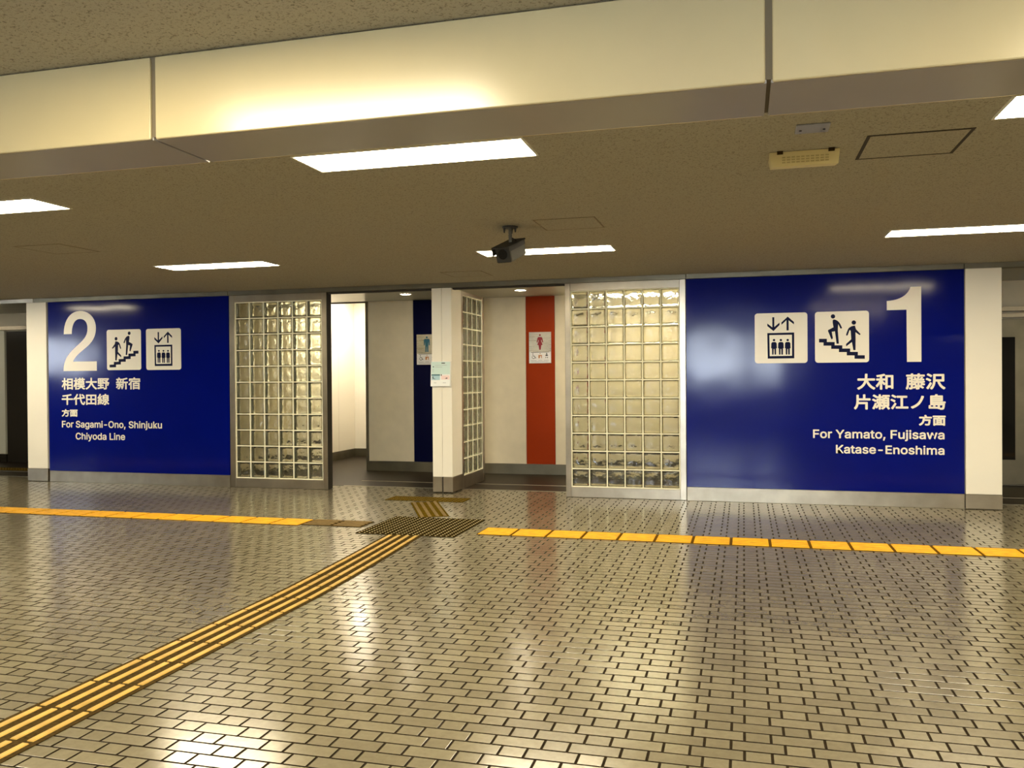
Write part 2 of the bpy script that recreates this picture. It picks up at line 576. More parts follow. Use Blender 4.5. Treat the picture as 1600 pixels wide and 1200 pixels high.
sbox('wall_passage_back', 'whitewall', (-6.57, -4.0, 4.20, 4.30, -0.06, 2.75), 'white wall at the end of the passage to the mens toilet', 'wall')
sbox('baseboard_passage_left', 'darksteel', (-6.556, -6.540, 0.13, 4.19, 0.0, 0.138), 'dark skirting along the passage side wall', 'skirting')
sbox('baseboard_passage_back', 'darksteel', (-6.54, -4.0, 4.185, 4.20, 0.0, 0.138), 'dark skirting at the end of the passage', 'skirting')
sbox('wall_passage_right', 'whitewall', (-4.1, -4.0, YB + 0.12, 4.2, -0.06, 2.75), 'white wall on the inner side of the passage', 'wall')
sbox('ceiling_passage', 'whitewall', (-6.67, -4.0, YB, 4.3, 2.75, 2.80), 'white ceiling of the passage to the mens toilet', 'ceiling')
sbox('wall_recess_right', 'greypanel', (-0.36, -0.26, 0.12, YB + 0.12, -0.06, ZA + 0.05), 'grey side wall at the right of the toilet alcove', 'wall')

# recess at the far left: door leaf and pale panel on its back wall
wl = sbox('wall_recess_left', 'greypanel', (XL, -6.67, YB + 0.01, YB + 0.10, -0.06, ZA + 0.05), 'back wall of the recess at the left edge', 'wall')
sbox('wall_recess_left_end', 'browndoor', (-9.45, -9.30, 0.12, YB + 0.01, -0.06, ZA), 'dark side wall of the recess at the left edge', 'wall')
d2 = sbox('door_2', 'browndoor', (-11.86, -9.46, YB - 0.03, YB + 0.01, 0.0, 2.18), 'dark brown glossy door in the left recess', 'door', ch=0.004)
pbox('door_handle', 'steel', (-10.66, -10.63, YB - 0.07, YB - 0.03, 0.9, 1.2), d2)
sbox('door_3', 'paledoor', (-13.2, -11.89, YB - 0.035, YB + 0.01, 0.14, 2.20), 'pale cream door panel at the left picture edge', 'door', ch=0.004)
sbox('baseboard_recess_left', 'browndoor', (-13.2, -11.87, YB - 0.045, YB + 0.01, 0.0, 0.135), 'dark kick plate under the pale door panel', 'skirting')
sbox('trim_9', 'steelh', (XL, -9.45, YB - 0.07, YB + 0.01, 2.20, 2.27), 'bright metal header above the left recess doors', 'trim', ch=0.004)

# recess at the far right: steel lift front with black window
wr = sbox('wall_recess_far_right', 'greypanel', (2.47, XR, YB + 0.01, YB + 0.10, -0.06, ZA + 0.05), 'back wall of the recess at the right edge', 'wall')
sbox('wall_recess_right_end', 'greypanel', (2.36, 2.47, 0.12, YB + 0.01, -0.06, ZA), 'side wall of the recess at the right edge', 'wall')
d1 = sbox('door_1', 'darksteel', (2.48, 4.40, YB - 0.04, YB + 0.01, 0.012, 2.02), 'brushed steel lift door at the right picture edge', 'door', ch=0.004)
pbox('door_window', 'blackglass', (2.62, 3.165, YB - 0.046, YB - 0.038, 0.315, 1.80), d1, ch=0.002, label='tall black glass window')
for n, (a, b) in enumerate(((2.035, 2.09), (2.11, 2.17))):
    sbox('trim_%d' % (10 + n), 'steelh', (2.48, 4.9, YB - 0.06 - 0.03 * n, YB + 0.01, a, b), '%s steel ledge above the lift door' % ('lower', 'upper')[n], 'trim', ch=0.004)

# ------------------------------------------------------------------ pillars


def pillar(x0, x1, y0, y1, hb, label, split=None):
    t = empty('pillar', ((x0 + x1) / 2, y0, 0), label, 'pillar')
    hw = (x1 - x0) / 2
    d = y1 - y0
    if split is None:
        pbox('shaft', 'pillar', (-hw, hw, 0, d, hb + 0.002, ZT), t, ch=0.003)
        pbox('base_plate', 'steelh', (-hw - 0.002, hw + 0.002, -0.003, d, 0.006, hb), t, ch=0.002)
    else:
        pbox('shaft', 'pillar', (-hw, -0.0015, 0, d, hb + 0.002, ZT), t, ch=0.002)
        pbox('shaft', 'pillar', (0.0015, hw, 0, d, hb + 0.002, ZT), t, ch=0.002)
        pbox('base_plate', 'steelh', (-hw, -0.009, -0.004, d, 0.014, hb), t, ch=0.002)
        pbox('base_plate', 'steelh', (0.009, hw + 0.004, -0.004, d, 0.014, hb), t, ch=0.002)
        pbox('joint', 'gap', (-0.010, 0.010, 0.0, d - 0.01, 0.0, hb), t)
    return t


pillar(-9.37, -9.045, -0.025, 0.14, 0.173, 'cream pillar at the left end beside the blue panel numbered two')
pillar(2.150, 2.478, -0.025, 0.14, 0.150, 'cream pillar at the right end beside the blue panel numbered one')
pillar(-3.545, -3.300, 0.0, 0.365, 0.190, 'narrow cream pillar between the two toilet entrances', split=True)

# ------------------------------------------------------------------ glass block screens
NB = 6


def block_mesh(name='glass_block', rim_slot=2, edge='edgecoat'):
    """one pressed glass block: 0.188 square, pillowed front and back; origin at its centre, front towards -Y"""
    n = 10
    S = 0.0935
    T = 0.040
    vs, fs = [], []

    def prof(a, b):
        d = S - max(abs(a), abs(b))          # distance from rim
        e = min(1.0, max(0.0, d / 0.024))
        h = 0.012 * (e * e * (3 - 2 * e))     # raised shoulder
        q = max(0.0, 1 - (a / (S - 0.018)) ** 2) * max(0.0, 1 - (b / (S - 0.018)) ** 2)
        return h - 0.010 * q
    co = [-S, -S + 0.006, -S + 0.012, -S + 0.018, -S + 0.026, -0.045, -0.018, 0.018, 0.045, S - 0.026, S - 0.018, S - 0.012, S - 0.006, S]
    n = len(co)
    for side in (-1, 1):
        for b in co:
            for a in co:
                vs.append((a, side * (T + prof(a, b)), b))
    slots = []
    for side in (0, 1):
        o = side * n * n
        for j in range(n - 1):
            for i in range(n - 1):
                slots.append(rim_slot if min(i, j, n - 2 - i, n - 2 - j) < 2 else 0)
                q = (o + j * n + i, o + j * n + i + 1, o + (j + 1) * n + i + 1, o + (j + 1) * n + i)
                fs.append(q if side == 0 else q[::-1])
    rim = [i for i in range(n)] + [j * n + n - 1 for j in range(1, n)] + [(n - 1) * n + i for i in range(n - 2, -1, -1)] + [j * n for j in range(n - 2, 0, -1)]
    nf = len(fs)
    for k in range(len(rim)):
        a, b = rim[k], rim[(k + 1) % len(rim)]
        o = len(vs)
        vs += [vs[b], vs[a], vs[n * n + a], vs[n * n + b]]
        fs.append((o, o + 1, o + 2, o + 3))
    me = bpy.data.meshes.new(name)
    me.from_pydata(vs, [], fs)
    me.polygons.foreach_set('use_smooth', [True] * len(me.polygons))
    me.materials.append(M['glass'])
    me.materials.append(M[edge])
    me.materials.append(M['glassrim'])
    me.polygons.foreach_set('material_index', slots + [1] * (len(fs) - nf))
    me.update()
    return me


BLOCK = block_mesh()
BLOCK_SIDE = block_mesh('glass_block_pale', 0, 'edgepale')


def glass_screen(loc, rz, cols, x_off, post_l, post_r, z0, label, y_in=0.0, depth=0.115, head=ZT, block=None):
    """local frame: X along the screen, front at Y=0 facing -Y; grid starts at x_off"""
    t = empty('glass_block_screen', loc, label, 'glass wall', rz=rz)
    p = 0.2
    w = cols * p
    zt = z0 + 11 * p
    jw = 0.0058
    mb = MB()
    y0, y1 = 0.006, depth - 0.006
    for i in range(cols + 1):
        x = x_off + i * p
        mb.box(x - jw, x + jw, y0, y1, z0 - jw, zt + jw)
    for j in range(12):
        z = z0 + j * p
        for i in range(cols):
            x = x_off + i * p
            mb.box(x + jw, x + p - jw, y0, y1, z - jw, z + jw)
    mb.build('mortar_grid', 'mortar', t)
    for i in range(cols):
        for j in range(11):
            o = link('glass_block', block or BLOCK, t)
            o.location = (x_off + (i + .5) * p, depth / 2 + 0.002, z0 + (j + .5) * p)
            o.rotation_euler = (0, pi * ((i * 7 + j * 3) % 2), 0)
    a, b = x_off - jw, x_off + w + jw
    pbox('post', 'steel', (post_l, a, -0.004, depth + 0.004, 0.002, head), t, ch=0.003)
    pbox('post', 'steel', (b, post_r, -0.004, depth + 0.004, 0.002, head), t, ch=0.003)
    pbox('sill', 'steelh', (a, b, 0.0, depth, 0.002, z0 - jw), t, ch=0.002)
    pbox('head', 'steelh', (a, b, 0.0, depth, zt + jw, head), t, ch=0.002)
    return t


ls = glass_screen((-6.179, 0.0, 0), 0, 6, 0.0, -0.083, 1.268, 0.120, 'glass block screen between the left blue panel and the mens toilet entrance')
glass_screen((-1.877, 0.0, 0), 0, 6, 0.0, -0.067, 1.272, 0.121, 'glass block screen between the womens toilet entrance and the right blue panel')
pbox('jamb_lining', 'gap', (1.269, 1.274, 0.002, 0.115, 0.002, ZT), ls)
# side screen behind the middle pillar, facing +X: local X runs along +Y
glass_screen((-3.305, 0.37, 0), pi / 2, 4, 0.065, 0.0, 0.935, 0.165, 'narrow glass block side screen running back from the middle pillar', depth=0.115, block=BLOCK_SIDE)

# ------------------------------------------------------------------ 2D shapes


def arc(cx, cz, r, a0, a1, n=8):
    return [(cx + r * cos(radians(a0 + (a1 - a0) * k / n)), cz + r * sin(radians(a0 + (a1 - a0) * k / n))) for k in range(n + 1)]


def rrect(x0, x1, z0, z1, r, n=5):
    return arc(x1 - r, z1 - r, r, 0, 90, n) + arc(x0 + r, z1 - r, r, 90, 180, n) + arc(x0 + r, z0 + r, r, 180, 270, n) + arc(x1 - r, z0 + r, r, 270, 360, n)


def circle(cx, cz, r, n=20):
    return [(cx + r * cos(2 * pi * k / n), cz + r * sin(2 * pi * k / n)) for k in range(n)]


def bez(p0, c1, c2, p3, n=10):
    out = []
    for k in range(1, n + 1):
        t = k / n
        s = 1 - t
        out.append(tuple(s ** 3 * p0[i] + 3 * s * s * t * c1[i] + 3 * s * t * t * c2[i] + t ** 3 * p3[i] for i in (0, 1)))
    return out


def path(cmds):
    pts = [cmds[0]]
    for c in cmds[1:]:
        if len(c) == 2:
            pts.append(c)
        else:
            pts += bez(pts[-1], *c)
    return pts


def stroke(mb, pts, w, tf, yf, yb, caps=True):
    """thick polyline: a quad per segment and a disc at each joint; tf maps (u, v) to (x, z)"""
    for (ax, ay), (bx, by) in zip(pts[:-1], pts[1:]):
        l = math.hypot(bx - ax, by - ay)
        nx, ny = -(by - ay) / l * w / 2, (bx - ax) / l * w / 2
        mb.prism([tf(ax + nx, ay + ny), tf(bx + nx, by + ny), tf(bx - nx, by - ny), tf(ax - nx, ay - ny)], yf, yb)
    js = pts if caps else pts[1:-1]
    for x, y in js:
        mb.prism([tf(x + w / 2 * cos(2 * pi * k / 12), y + w / 2 * sin(2 * pi * k / 12)) for k in range(12)], yf, yb)


# ------------------------------------------------------------------ text


FONT = None
try:                                   # the sans serif that ships inside Blender; its default font is the fallback
    import os
    FONT = bpy.data.fonts.load(os.path.join(bpy.utils.system_resource('DATAFILES'), 'fonts', 'Inter.woff2'))
except Exception:
    FONT = None


def glyph_mesh(body, latin):
    cu = bpy.data.curves.new('txt', 'FONT')
    if latin and FONT is not None:
        cu.font = FONT
    cu.body = body
    cu.size = 1.0
    cu.resolution_u = 4
    ob = bpy.data.objects.new('txt', cu)
    COL.objects.link(ob)
    dg = bpy.context.evaluated_depsgraph_get()
    me = bpy.data.meshes.new_from_object(ob.evaluated_get(dg))
    bpy.data.objects.remove(ob)
    bpy.data.curves.remove(cu)
    v = [(w.co.x, w.co.y) for w in me.vertices]
    f = [tuple(q.vertices) for q in me.polygons]
    bpy.data.meshes.remove(me)
    return v, f


def ext(v):
    xs = [p[0] for p in v]
    ys = [p[1] for p in v]
    return min(xs), max(xs), min(ys), max(ys)


def text_part(body, x0, x1, z0, z1, y, parent, bold=0.0, m='white'):
    """flat film lettering fitted to the box x0..x1, z0..z1: one part per ideograph, one per Latin word"""
    latin = ord(body[0]) < 256
    v, f = glyph_mesh(body, latin)
    ax, bx, ay, by = ext(v)
    sx = (x1 - x0 - 2 * bold) / (bx - ax)
    sz = (z1 - z0 - 2 * bold) / (by - ay)
    pieces = []
    if latin:
        words = body.split(' ')
        for i, w in enumerate(words):
            wv, wf = glyph_mesh(w, True)
            end = ext(glyph_mesh(' '.join(words[:i + 1]), True)[0])[1]
            pieces.append((wv, wf, end - ext(wv)[1]))
    else:
        e1 = ext(glyph_mesh(body[0], False)[0])[0]
        v1 = glyph_mesh(body[0], False)[0]
        adv = ext(glyph_mesh(body[0] * 2, False)[0])[1] - ext(v1)[1]
        for i, ch in enumerate(body):
            wv, wf = glyph_mesh(ch, False)
            pieces.append((wv, wf, i * adv))
    for wv, wf, sh in pieces:
        pv = [(x0 + bold + (px + sh - ax) * sx, z0 + bold + (py - ay) * sz) for px, py in wv]
        tris = []
        for q in wf:
            ar = sum(pv[q[i]][0] * pv[q[(i + 1) % len(q)]][1] - pv[q[(i + 1) % len(q)]][0] * pv[q[i]][1] for i in range(len(q)))
            tris.append(q if ar > 0 else q[::-1])
        mb = MB()
        # strokes are thickened by layering the glyph over itself, each layer shifted by the stroke gain
        steps = [(bold * cos(pi * k / 4), bold * sin(pi * k / 4)) for k in range(8)]
        for k, (dx, dz) in enumerate(steps):
            mb.add([(x + dx, y - 0.0010 - 0.0003 * k, z + dz) for x, z in pv], tris)
        mb.build('lettering', m, parent)


# ------------------------------------------------------------------ pictograms (u to the right, v down, plate = 1 x 1)


def stairs_pictogram(parent, x0, x1, z0, z1, mirror, yf, yb):
    W_, H_ = x1 - x0, z1 - z0

    def tf(u, v):
        if mirror:
            u = 1 - u
        return (x0 + u * W_, z1 - v * H_)

    def c(px, py):                     # from the enlarged view of the right hand plate
        return ((px - 825) / 678.0, (py - 62 + (px - 825) * 0.018) / 640.0)
    plate = parent
    mb = MB()
    # stair flight
    st = [(876, 400), (976, 400), (976, 440), (1074, 440), (1074, 481), (1170, 481), (1170, 521), (1268, 521), (1268, 562), (1364, 562),
          (1364, 604), (1450, 604), (1450, 648), (1322, 648), (1322, 607), (1225, 607), (1225, 566), (1127, 566), (1127, 526), (1030, 526),
          (1030, 486), (933, 486), (933, 446), (876, 446)]
    mb.prism([tf(*c(*q)) for q in st], yf, yb)
    mb.build('stair_flight', 'navyink', plate)
    # climbing figure
    mb = MB()
    mb.prism([tf(*c(1054 + 28 * cos(a), 119 + 27 * sin(a))) for a in [2 * pi * k / 20 for k in range(20)]], yf, yb)
    body = path([(1062, 158), ((1100, 158), (1130, 185), (1145, 215)), (1168, 262), (1160, 272), (1146, 270), (1120, 215), (1117, 250), (1115, 300),
                 (1127, 460), (1098, 462), (1078, 305), (1038, 312), (1052, 392), (1040, 408), (1030, 400), (990, 302), (992, 290), (1060, 255), (1050, 200), (1050, 170)])
    mb.prism([tf(*c(*q)) for q in body], yf, yb)
    mb.build('climbing_figure', 'navyink', plate)
    mb = MB()
    mb.prism([tf(*c(1315 + 28 * cos(a), 197 + 27 * sin(a))) for a in [2 * pi * k / 20 for k in range(20)]], yf, yb)
    body = path([(1328, 235), (1342, 280), (1396, 338), (1396, 350), (1384, 352), (1336, 318), (1337, 400), (1335, 540), (1308, 541), (1290, 440),
                 (1222, 492), (1216, 484), (1218, 464), (1282, 405), (1275, 300), (1262, 290), (1236, 358), (1218, 360), (1220, 340), (1240, 285), ((1255, 250), (1290, 240), (1328, 235))])
    mb.prism([tf(*c(*q)) for q in body], yf, yb)
    mb.build('descending_figure', 'navyink', plate)


def lift_pictogram(parent, x0, x1, z0, z1, yf, yb):
    W_, H_ = x1 - x0, z1 - z0

    def tf(u, v):
        return (x0 + u * W_, z1 - v * H_)

    def c(px, py):
        return ((px - 72) / 657.0, (py - 76 + (px - 72) * 0.012) / 625.0)
    mb = MB()
    mb.prism([tf(*c(*q)) for q in ((294, 124), (319, 124), (319, 245), (384, 192), (384, 222), (308, 297), (231, 234), (231, 202), (294, 250))], yf, yb)
    mb.build('down_arrow', 'navyink', parent)
    mb = MB()
    mb.prism([tf(*c(*q)) for q in ((471, 290), (498, 290), (498, 165), (564, 216), (564, 186), (486, 118), (408, 190), (408, 220), (471, 163))], yf, yb)
    mb.build('up_arrow', 'navyink', parent)
    mb = MB()
    o = [(230, 322), (566, 316), (566, 637), (234, 641)]
    i_ = [(256, 348), (538, 344), (538, 605), (260, 610)]
    for k in range(4):
        j = (k + 1) % 4
        mb.prism([tf(*c(*o[k])), tf(*c(*o[j])), tf(*c(*i_[j])), tf(*c(*i_[k]))], yf, yb)
    mb.build('car_outline', 'navyink', parent)
    for q in (314, 400, 485):
        mb = MB()
        mb.prism([tf(*c(q + 15 * cos(a), 410 + 15 * sin(a))) for a in [2 * pi * k / 16 for k in range(16)]], yf, yb)
        b = [(-20, 434), (20, 434), (34, 450), (36, 510), (26, 514), (25, 590), (6, 591), (4, 520), (-4, 520), (-6, 591), (-24, 590), (-26, 514), (-36, 510), (-34, 450)]
        mb.prism([tf(*c(q + x, y)) for x, y in b], yf, yb)
        mb.build('standing_figure', 'navyink', parent)


def sign_plate(parent, x0, x1, z0, z1, yf, yb):
    return MB().prism(rrect(x0, x1, z0, z1, 0.03), yf, yb).build('pictogram_plate', 'white', parent)


# ------------------------------------------------------------------ platform signs
YP = -0.008
TX = YP - 0.0003
s2 = empty('platform_sign', (0, 0, 0), 'blue wall panel with white numeral 2 and lettering for the Shinjuku direction', 'sign')
MB().box(-9.028, -6.268, YP, 0.02, 0.149, 2.410).build('panel', 'blue', s2)
two = path([(105, 272), ((105, 160), (160, 88), (240, 88)), ((320, 88), (372, 150), (372, 225)), ((372, 300), (340, 345), (280, 390)),
            ((235, 425), (195, 455), (180, 495)), (376, 495), (376, 570), (100, 570), ((100, 480), (140, 430), (205, 375)),
            ((265, 325), (303, 295), (303, 228)), ((303, 180), (280, 152), (240, 152)), ((195, 152), (172, 200), (172, 272))])
fx = lambda x: -8.784 + (x - 100) / 276.0 * 0.530
fz = lambda y: 2.282 - (y - 88) / 482.0 * 0.797
MB().prism([(fx(x), fz(y)) for x, y in two], TX - 0.001, TX + 0.0002).build('numeral', 'white', s2)
pl = sign_plate(s2, -8.093, -7.564, 1.491, 2.021, TX - 0.001, TX + 0.0002)
stairs_pictogram(pl, -8.093, -7.564, 1.491, 2.021, True, TX - 0.002, TX - 0.0008)
pl = sign_plate(s2, -7.486, -6.962, 1.488, 2.020, TX - 0.001, TX + 0.0002)
lift_pictogram(pl, -7.486, -6.962, 1.488, 2.020, TX - 0.002, TX - 0.0008)
text_part('相模大野', -8.816, -8.060, 1.236, 1.394, TX, s2, 0.0045)
text_part('新宿', -7.955, -7.581, 1.236, 1.394, TX, s2, 0.0045)
text_part('千代田線', -8.819, -8.063, 1.031, 1.180, TX, s2, 0.0045)
text_part('方面', -8.821, -8.566, 0.875, 0.976, TX, s2, 0.0045)
text_part('For Sagami-Ono,', -8.820, -7.815, 0.706, 0.822, TX, s2, 0.0028)
text_part('Shinjuku', -7.765, -7.259, 0.706, 0.822, TX, s2, 0.0028)
text_part('Chiyoda Line', -8.601, -7.823, 0.548, 0.664, TX, s2, 0.0028)

s1 = empty('platform_sign', (0, 0, 0), 'blue wall panel with white numeral 1 and lettering for Fujisawa and Enoshima', 'sign')
MB().box(-0.599, 2.141, YP, 0.02, 0.152, 2.410).build('panel', 'blue', s1)
one = path([(966, 125), ((1050, 123), (1108, 92), (1125, 35)), (1196, 35), (1196, 537), (1100, 537), (1098, 187), (966, 187)])
gx = lambda x: 1.423 + (x - 966) / 230.0 * 0.324
gz = lambda y: 2.250 - (y - 35) / 502.0 * 0.764
MB().prism([(gx(x), gz(y)) for x, y in one], TX - 0.001, TX + 0.0002).build('numeral', 'white', s1)
pl = sign_plate(s1, 0.118, 0.650, 1.487, 2.018, TX - 0.001, TX + 0.0002)
lift_pictogram(pl, 0.118, 0.650, 1.487, 2.018, TX - 0.002, TX - 0.0008)
pl = sign_plate(s1, 0.725, 1.252, 1.487, 2.019, TX - 0.001, TX + 0.0002)
stairs_pictogram(pl, 0.725, 1.252, 1.487, 2.019, False, TX - 0.002, TX - 0.0008)
text_part('大和', 1.135, 1.483, 1.203, 1.368, TX, s1, 0.0050)
text_part('藤沢', 1.598, 1.970, 1.203, 1.368, TX, s1, 0.0050)
text_part('片瀬江ノ島', 1.103, 1.971, 0.998, 1.156, TX, s1, 0.0050)
text_part('方面', 1.721, 1.971, 0.836, 0.946, TX, s1, 0.0050)
text_part('For Yamato, Fujisawa', 0.701, 1.959, 0.675, 0.790, TX, s1, 0.0030)
text_part('Katase-Enoshima', 0.926, 1.958, 0.540, 0.632, TX, s1, 0.0030)

# ------------------------------------------------------------------ toilet signs


def toilet_sign(x0, x1, z0, z1, figure, label):
    t = empty('toilet_sign', ((x0 + x1) / 2, YB, z0), label, 'sign')
    w, h = x1 - x0, z1 - z0
    hw = w / 2
    yf = -0.012
    pbox('plate', 'platesteel', (-hw, hw, yf, 0, 0, h), t, ch=0.001)
    strip = pbox('lower_strip', 'whiteprint', (-hw + 0.004, hw - 0.004, yf - 0.0006, yf, 0.004, h * 0.36), t)

    def tf(u, v):
        return (-hw + u * w, h - v * h)
    k = w / h
    mb = MB()
    a, b = yf - 0.0012, yf - 0.0001
    R = 0.045 if figure == 'man' else 0.04
    mb.prism([tf(0.5 + R * cos(q), 0.10 + R * k * sin(q)) for q in [2 * pi * i / 16 for i in range(16)]], a, b)
    if figure == 'man':
        mb.prism([tf(*q) for q in ((0.40, 0.15), (0.60, 0.15), (0.645, 0.18), (0.645, 0.36), (0.60, 0.36), (0.585, 0.23), (0.575, 0.38), (0.575, 0.58), (0.515, 0.58),
                                   (0.505, 0.40), (0.495, 0.40), (0.485, 0.58), (0.425, 0.58), (0.425, 0.38), (0.415, 0.23), (0.40, 0.36), (0.355, 0.36), (0.355, 0.18))], a, b)
        mb.build('man_figure', 'teal', t)
    else:
        mb.prism([tf(*q) for q in ((0.43, 0.16), (0.57, 0.16), (0.61, 0.19), (0.65, 0.33), (0.61, 0.34), (0.565, 0.24), (0.555, 0.28), (0.62, 0.41), (0.565, 0.42), (0.53, 0.57),
                                   (0.47, 0.57), (0.435, 0.42), (0.38, 0.41), (0.445, 0.28), (0.435, 0.24), (0.39, 0.34), (0.35, 0.33), (0.39, 0.19))], a, b)
        mb.build('woman_figure', 'red', t)
    MB().prism([tf(0.10, 0.643), tf(0.92, 0.638), tf(0.92, 0.650), tf(0.10, 0.655)], a, b).build('rule', 'ink', t)
    # wheelchair user
    mb = MB()
    mb.prism([tf(0.18 + 0.02 * cos(q), 0.69 + 0.02 * k * sin(q)) for q in [2 * pi * i / 12 for i in range(12)]], a, b)
    stroke(mb, [(0.18, 0.715), (0.185, 0.765), (0.255, 0.77), (0.29, 0.83), (0.315, 0.825)], 0.018, tf, a, b)
    ring = [(0.205 + 0.065 * cos(q), 0.80 + 0.065 * k * sin(q)) for q in [radians(-150 - 20 * i) for i in range(14)]]
    stroke(mb, ring, 0.016, tf, a, b)
    mb.build('wheelchair_symbol', 'ink', strip)
    # ostomate symbol
    mb = MB()
    mb.prism([tf(0.505 + 0.022 * cos(q), 0.69 + 0.022 * k * sin(q)) for q in [2 * pi * i / 12 for i in range(12)]], a, b)
    for r in (((0.43, 0.735), (0.585, 0.735), (0.585, 0.765), (0.43, 0.765)), ((0.43, 0.765), (0.50, 0.765), (0.49, 0.84), (0.43, 0.84)),
              ((0.545, 0.765), (0.585, 0.765), (0.585, 0.84), (0.56, 0.84))):
        mb.prism([tf(*q) for q in r], a, b)
    mb.build('ostomate_symbol', 'orangeink', strip)
    # infant symbol
    mb = MB()
    mb.prism([tf(0.80 + 0.026 * cos(q), 0.69 + 0.026 * k * sin(q)) for q in [2 * pi * i / 12 for i in range(12)]], a, b)
    mb.prism([tf(*q) for q in ((0.77, 0.72), (0.83, 0.72), (0.87, 0.765), (0.73, 0.765))], a, b)
    mb.prism([tf(*q) for q in ((0.745, 0.80), (0.785, 0.80), (0.775, 0.835), (0.75, 0.835))], a, b)
    mb.prism([tf(*q) for q in ((0.815, 0.80), (0.855, 0.80), (0.85, 0.835), (0.825, 0.835))], a, b)
    mb.build('infant_symbol', 'ink', strip)
    mb = MB()
    for u0, u1, v in ((0.08, 0.34, 0.905), (0.42, 0.60, 0.90), (0.68, 0.90, 0.90), (0.10, 0.88, 0.945)):
        mb.prism([tf(u0, v), tf(u1, v), tf(u1, v + 0.010), tf(u0, v + 0.010)], a, b)
    mb.build('small_print', 'greyink', strip)
    return t


toilet_sign(-4.560, -4.245, 1.548, 1.985, 'man', 'toilet sign plate with a teal man on the navy stripe')
toilet_sign(-2.886, -2.571, 1.550, 1.984, 'woman', 'toilet sign plate with a red woman on the orange stripe')

# ------------------------------------------------------------------ leaflet board on the middle pillar
nb = empty('notice_board', (-3.430, -0.001, 1.257), 'small pale green and white notice fixed on the middle pillar', 'notice')
nb.rotation_euler = (radians(-4), 0, 0)
nb.location = (-3.432, -0.022, 1.257)
pbox('backing', 'paper', (-0.122, 0.121, -0.012, 0.006, 0, 0.293), nb, ch=0.002)
up_ = pbox('upper_sheet', 'greenpaper', (-0.116, 0.116, -0.0135, -0.012, 0.142, 0.288), nb)
lo_ = pbox('lower_sheet', 'paper', (-0.118, 0.118, -0.0135, -0.012, 0.004, 0.140), nb)
yy = -0.0145
for i, (u0, u1, z) in enumerate(((0.01, 0.055, 0.268), (-0.07, 0.08, 0.246), (-0.098, -0.082, 0.225), (-0.07, 0.02, 0.225), (-0.105, -0.08, 0.200), (-0.105, -0.08, 0.185), (-0.105, -0.08, 0.170))):
    pbox('print_line', 'ink' if i in (0, 2) else 'greyink', (u0, u1, yy, -0.0134, z, z + (0.010 if i in (0, 2) else 0.003)), up_)
pbox('picture', 'bluepaper', (-0.110, -0.006, yy, -0.0134, 0.075, 0.140), lo_)
pbox('picture', 'pinkpaper', (0.010, 0.112, yy, -0.0134, 0.080, 0.128), lo_)
pbox('caption_bar', 'tealprint', (-0.112, -0.004, yy - 0.0006, -0.0134, 0.126, 0.142), lo_)
pbox('caption_bar', 'ink', (0.006, 0.016, yy - 0.0006, -0.0134, 0.124, 0.142), lo_)
mb = MB()
mb.prism([(-0.098, 0.115), (-0.088, 0.118), (-0.086, 0.095), (-0.062, 0.088), (-0.060, 0.084), (-0.094, 0.090)], yy - 0.001, -0.0134)
mb.build('dark_mark', 'ink', lo_)
mb = MB()
mb.prism([(0.058, 0.086), (0.070, 0.101), (0.090, 0.101), (0.084, 0.088), (0.070, 0.091)], yy - 0.001, -0.0134)
mb.build('dark_mark', 'ink', lo_)
for u0, u1 in ((-0.08, -0.05), (0.03, 0.07)):
    pbox('print_line', 'greyink', (u0, u1, yy, -0.0134, 0.040, 0.044), lo_)

# ------------------------------------------------------------------ ceiling lights


def ceiling_light(cx, cy, label, group):
    t = empty('ceiling_light', (cx, cy, ZC), label, 'light', group)
    hx, hy = 0.585, 0.155
    mb = MB()
    for b in ((-hx - 0.012, hx + 0.012, -hy - 0.012, -hy), (-hx - 0.012, hx + 0.012, hy, hy + 0.012),
              (-hx - 0.012, -hx, -hy, hy), (hx, hx + 0.012, -hy, hy)):
        mb.box(*b, -0.006, -0.0005)
    mb.build('frame', 'lampframe', t)
    MB().box(-hx, hx, -hy, hy, -0.004, -0.0005).build('diffuser', 'lamp', t)
    return t


GL = 'rectangular ceiling lights'
ceiling_light(-1.575, -5.50, 'lit rectangular ceiling light nearest the beam in the picture centre', GL)
ceiling_light(-4.755, -5.08, 'lit rectangular ceiling light cut by the left picture edge', GL)
ceiling_light(-4.940, -2.20, 'lit rectangular ceiling light above the left glass block screen', GL)
ceiling_light(-1.665, -2.17, 'lit rectangular ceiling light behind the security camera', GL)
ceiling_light(1.640, -5.52, 'lit rectangular ceiling light cut by the upper right picture edge', GL)
ceiling_light(1.690, -2.22, 'lit rectangular ceiling light above the right blue panel', GL)
for cx in (-9.45, 4.99):  # left one is added, set forward to brighten the left pillar
    ceiling_light(cx, -2.2 if cx > 0 else -1.5, 'unseen rectangular ceiling light %s picture edge' % ('left' if cx < 0 else 'right'), GL)
for cx in (-8.0, 4.85):
    ceiling_light(cx, -5.4, 'rectangular ceiling light of the middle row beyond the %s picture edge' % ('left' if cx < 0 else 'right'), GL)
for cx, w in ((-8.0, 'far left'), (-4.78, 'left'), (-1.575, 'centre'), (1.63, 'right'), (4.85, 'far right')):
    ceiling_light(cx, -7.85, 'rectangular ceiling light above the camera, %s of its row' % w, GL)
    ceiling_light(cx, -11.4, 'rectangular ceiling light behind the camera, %s of its row' % w, GL)

# recess lamps


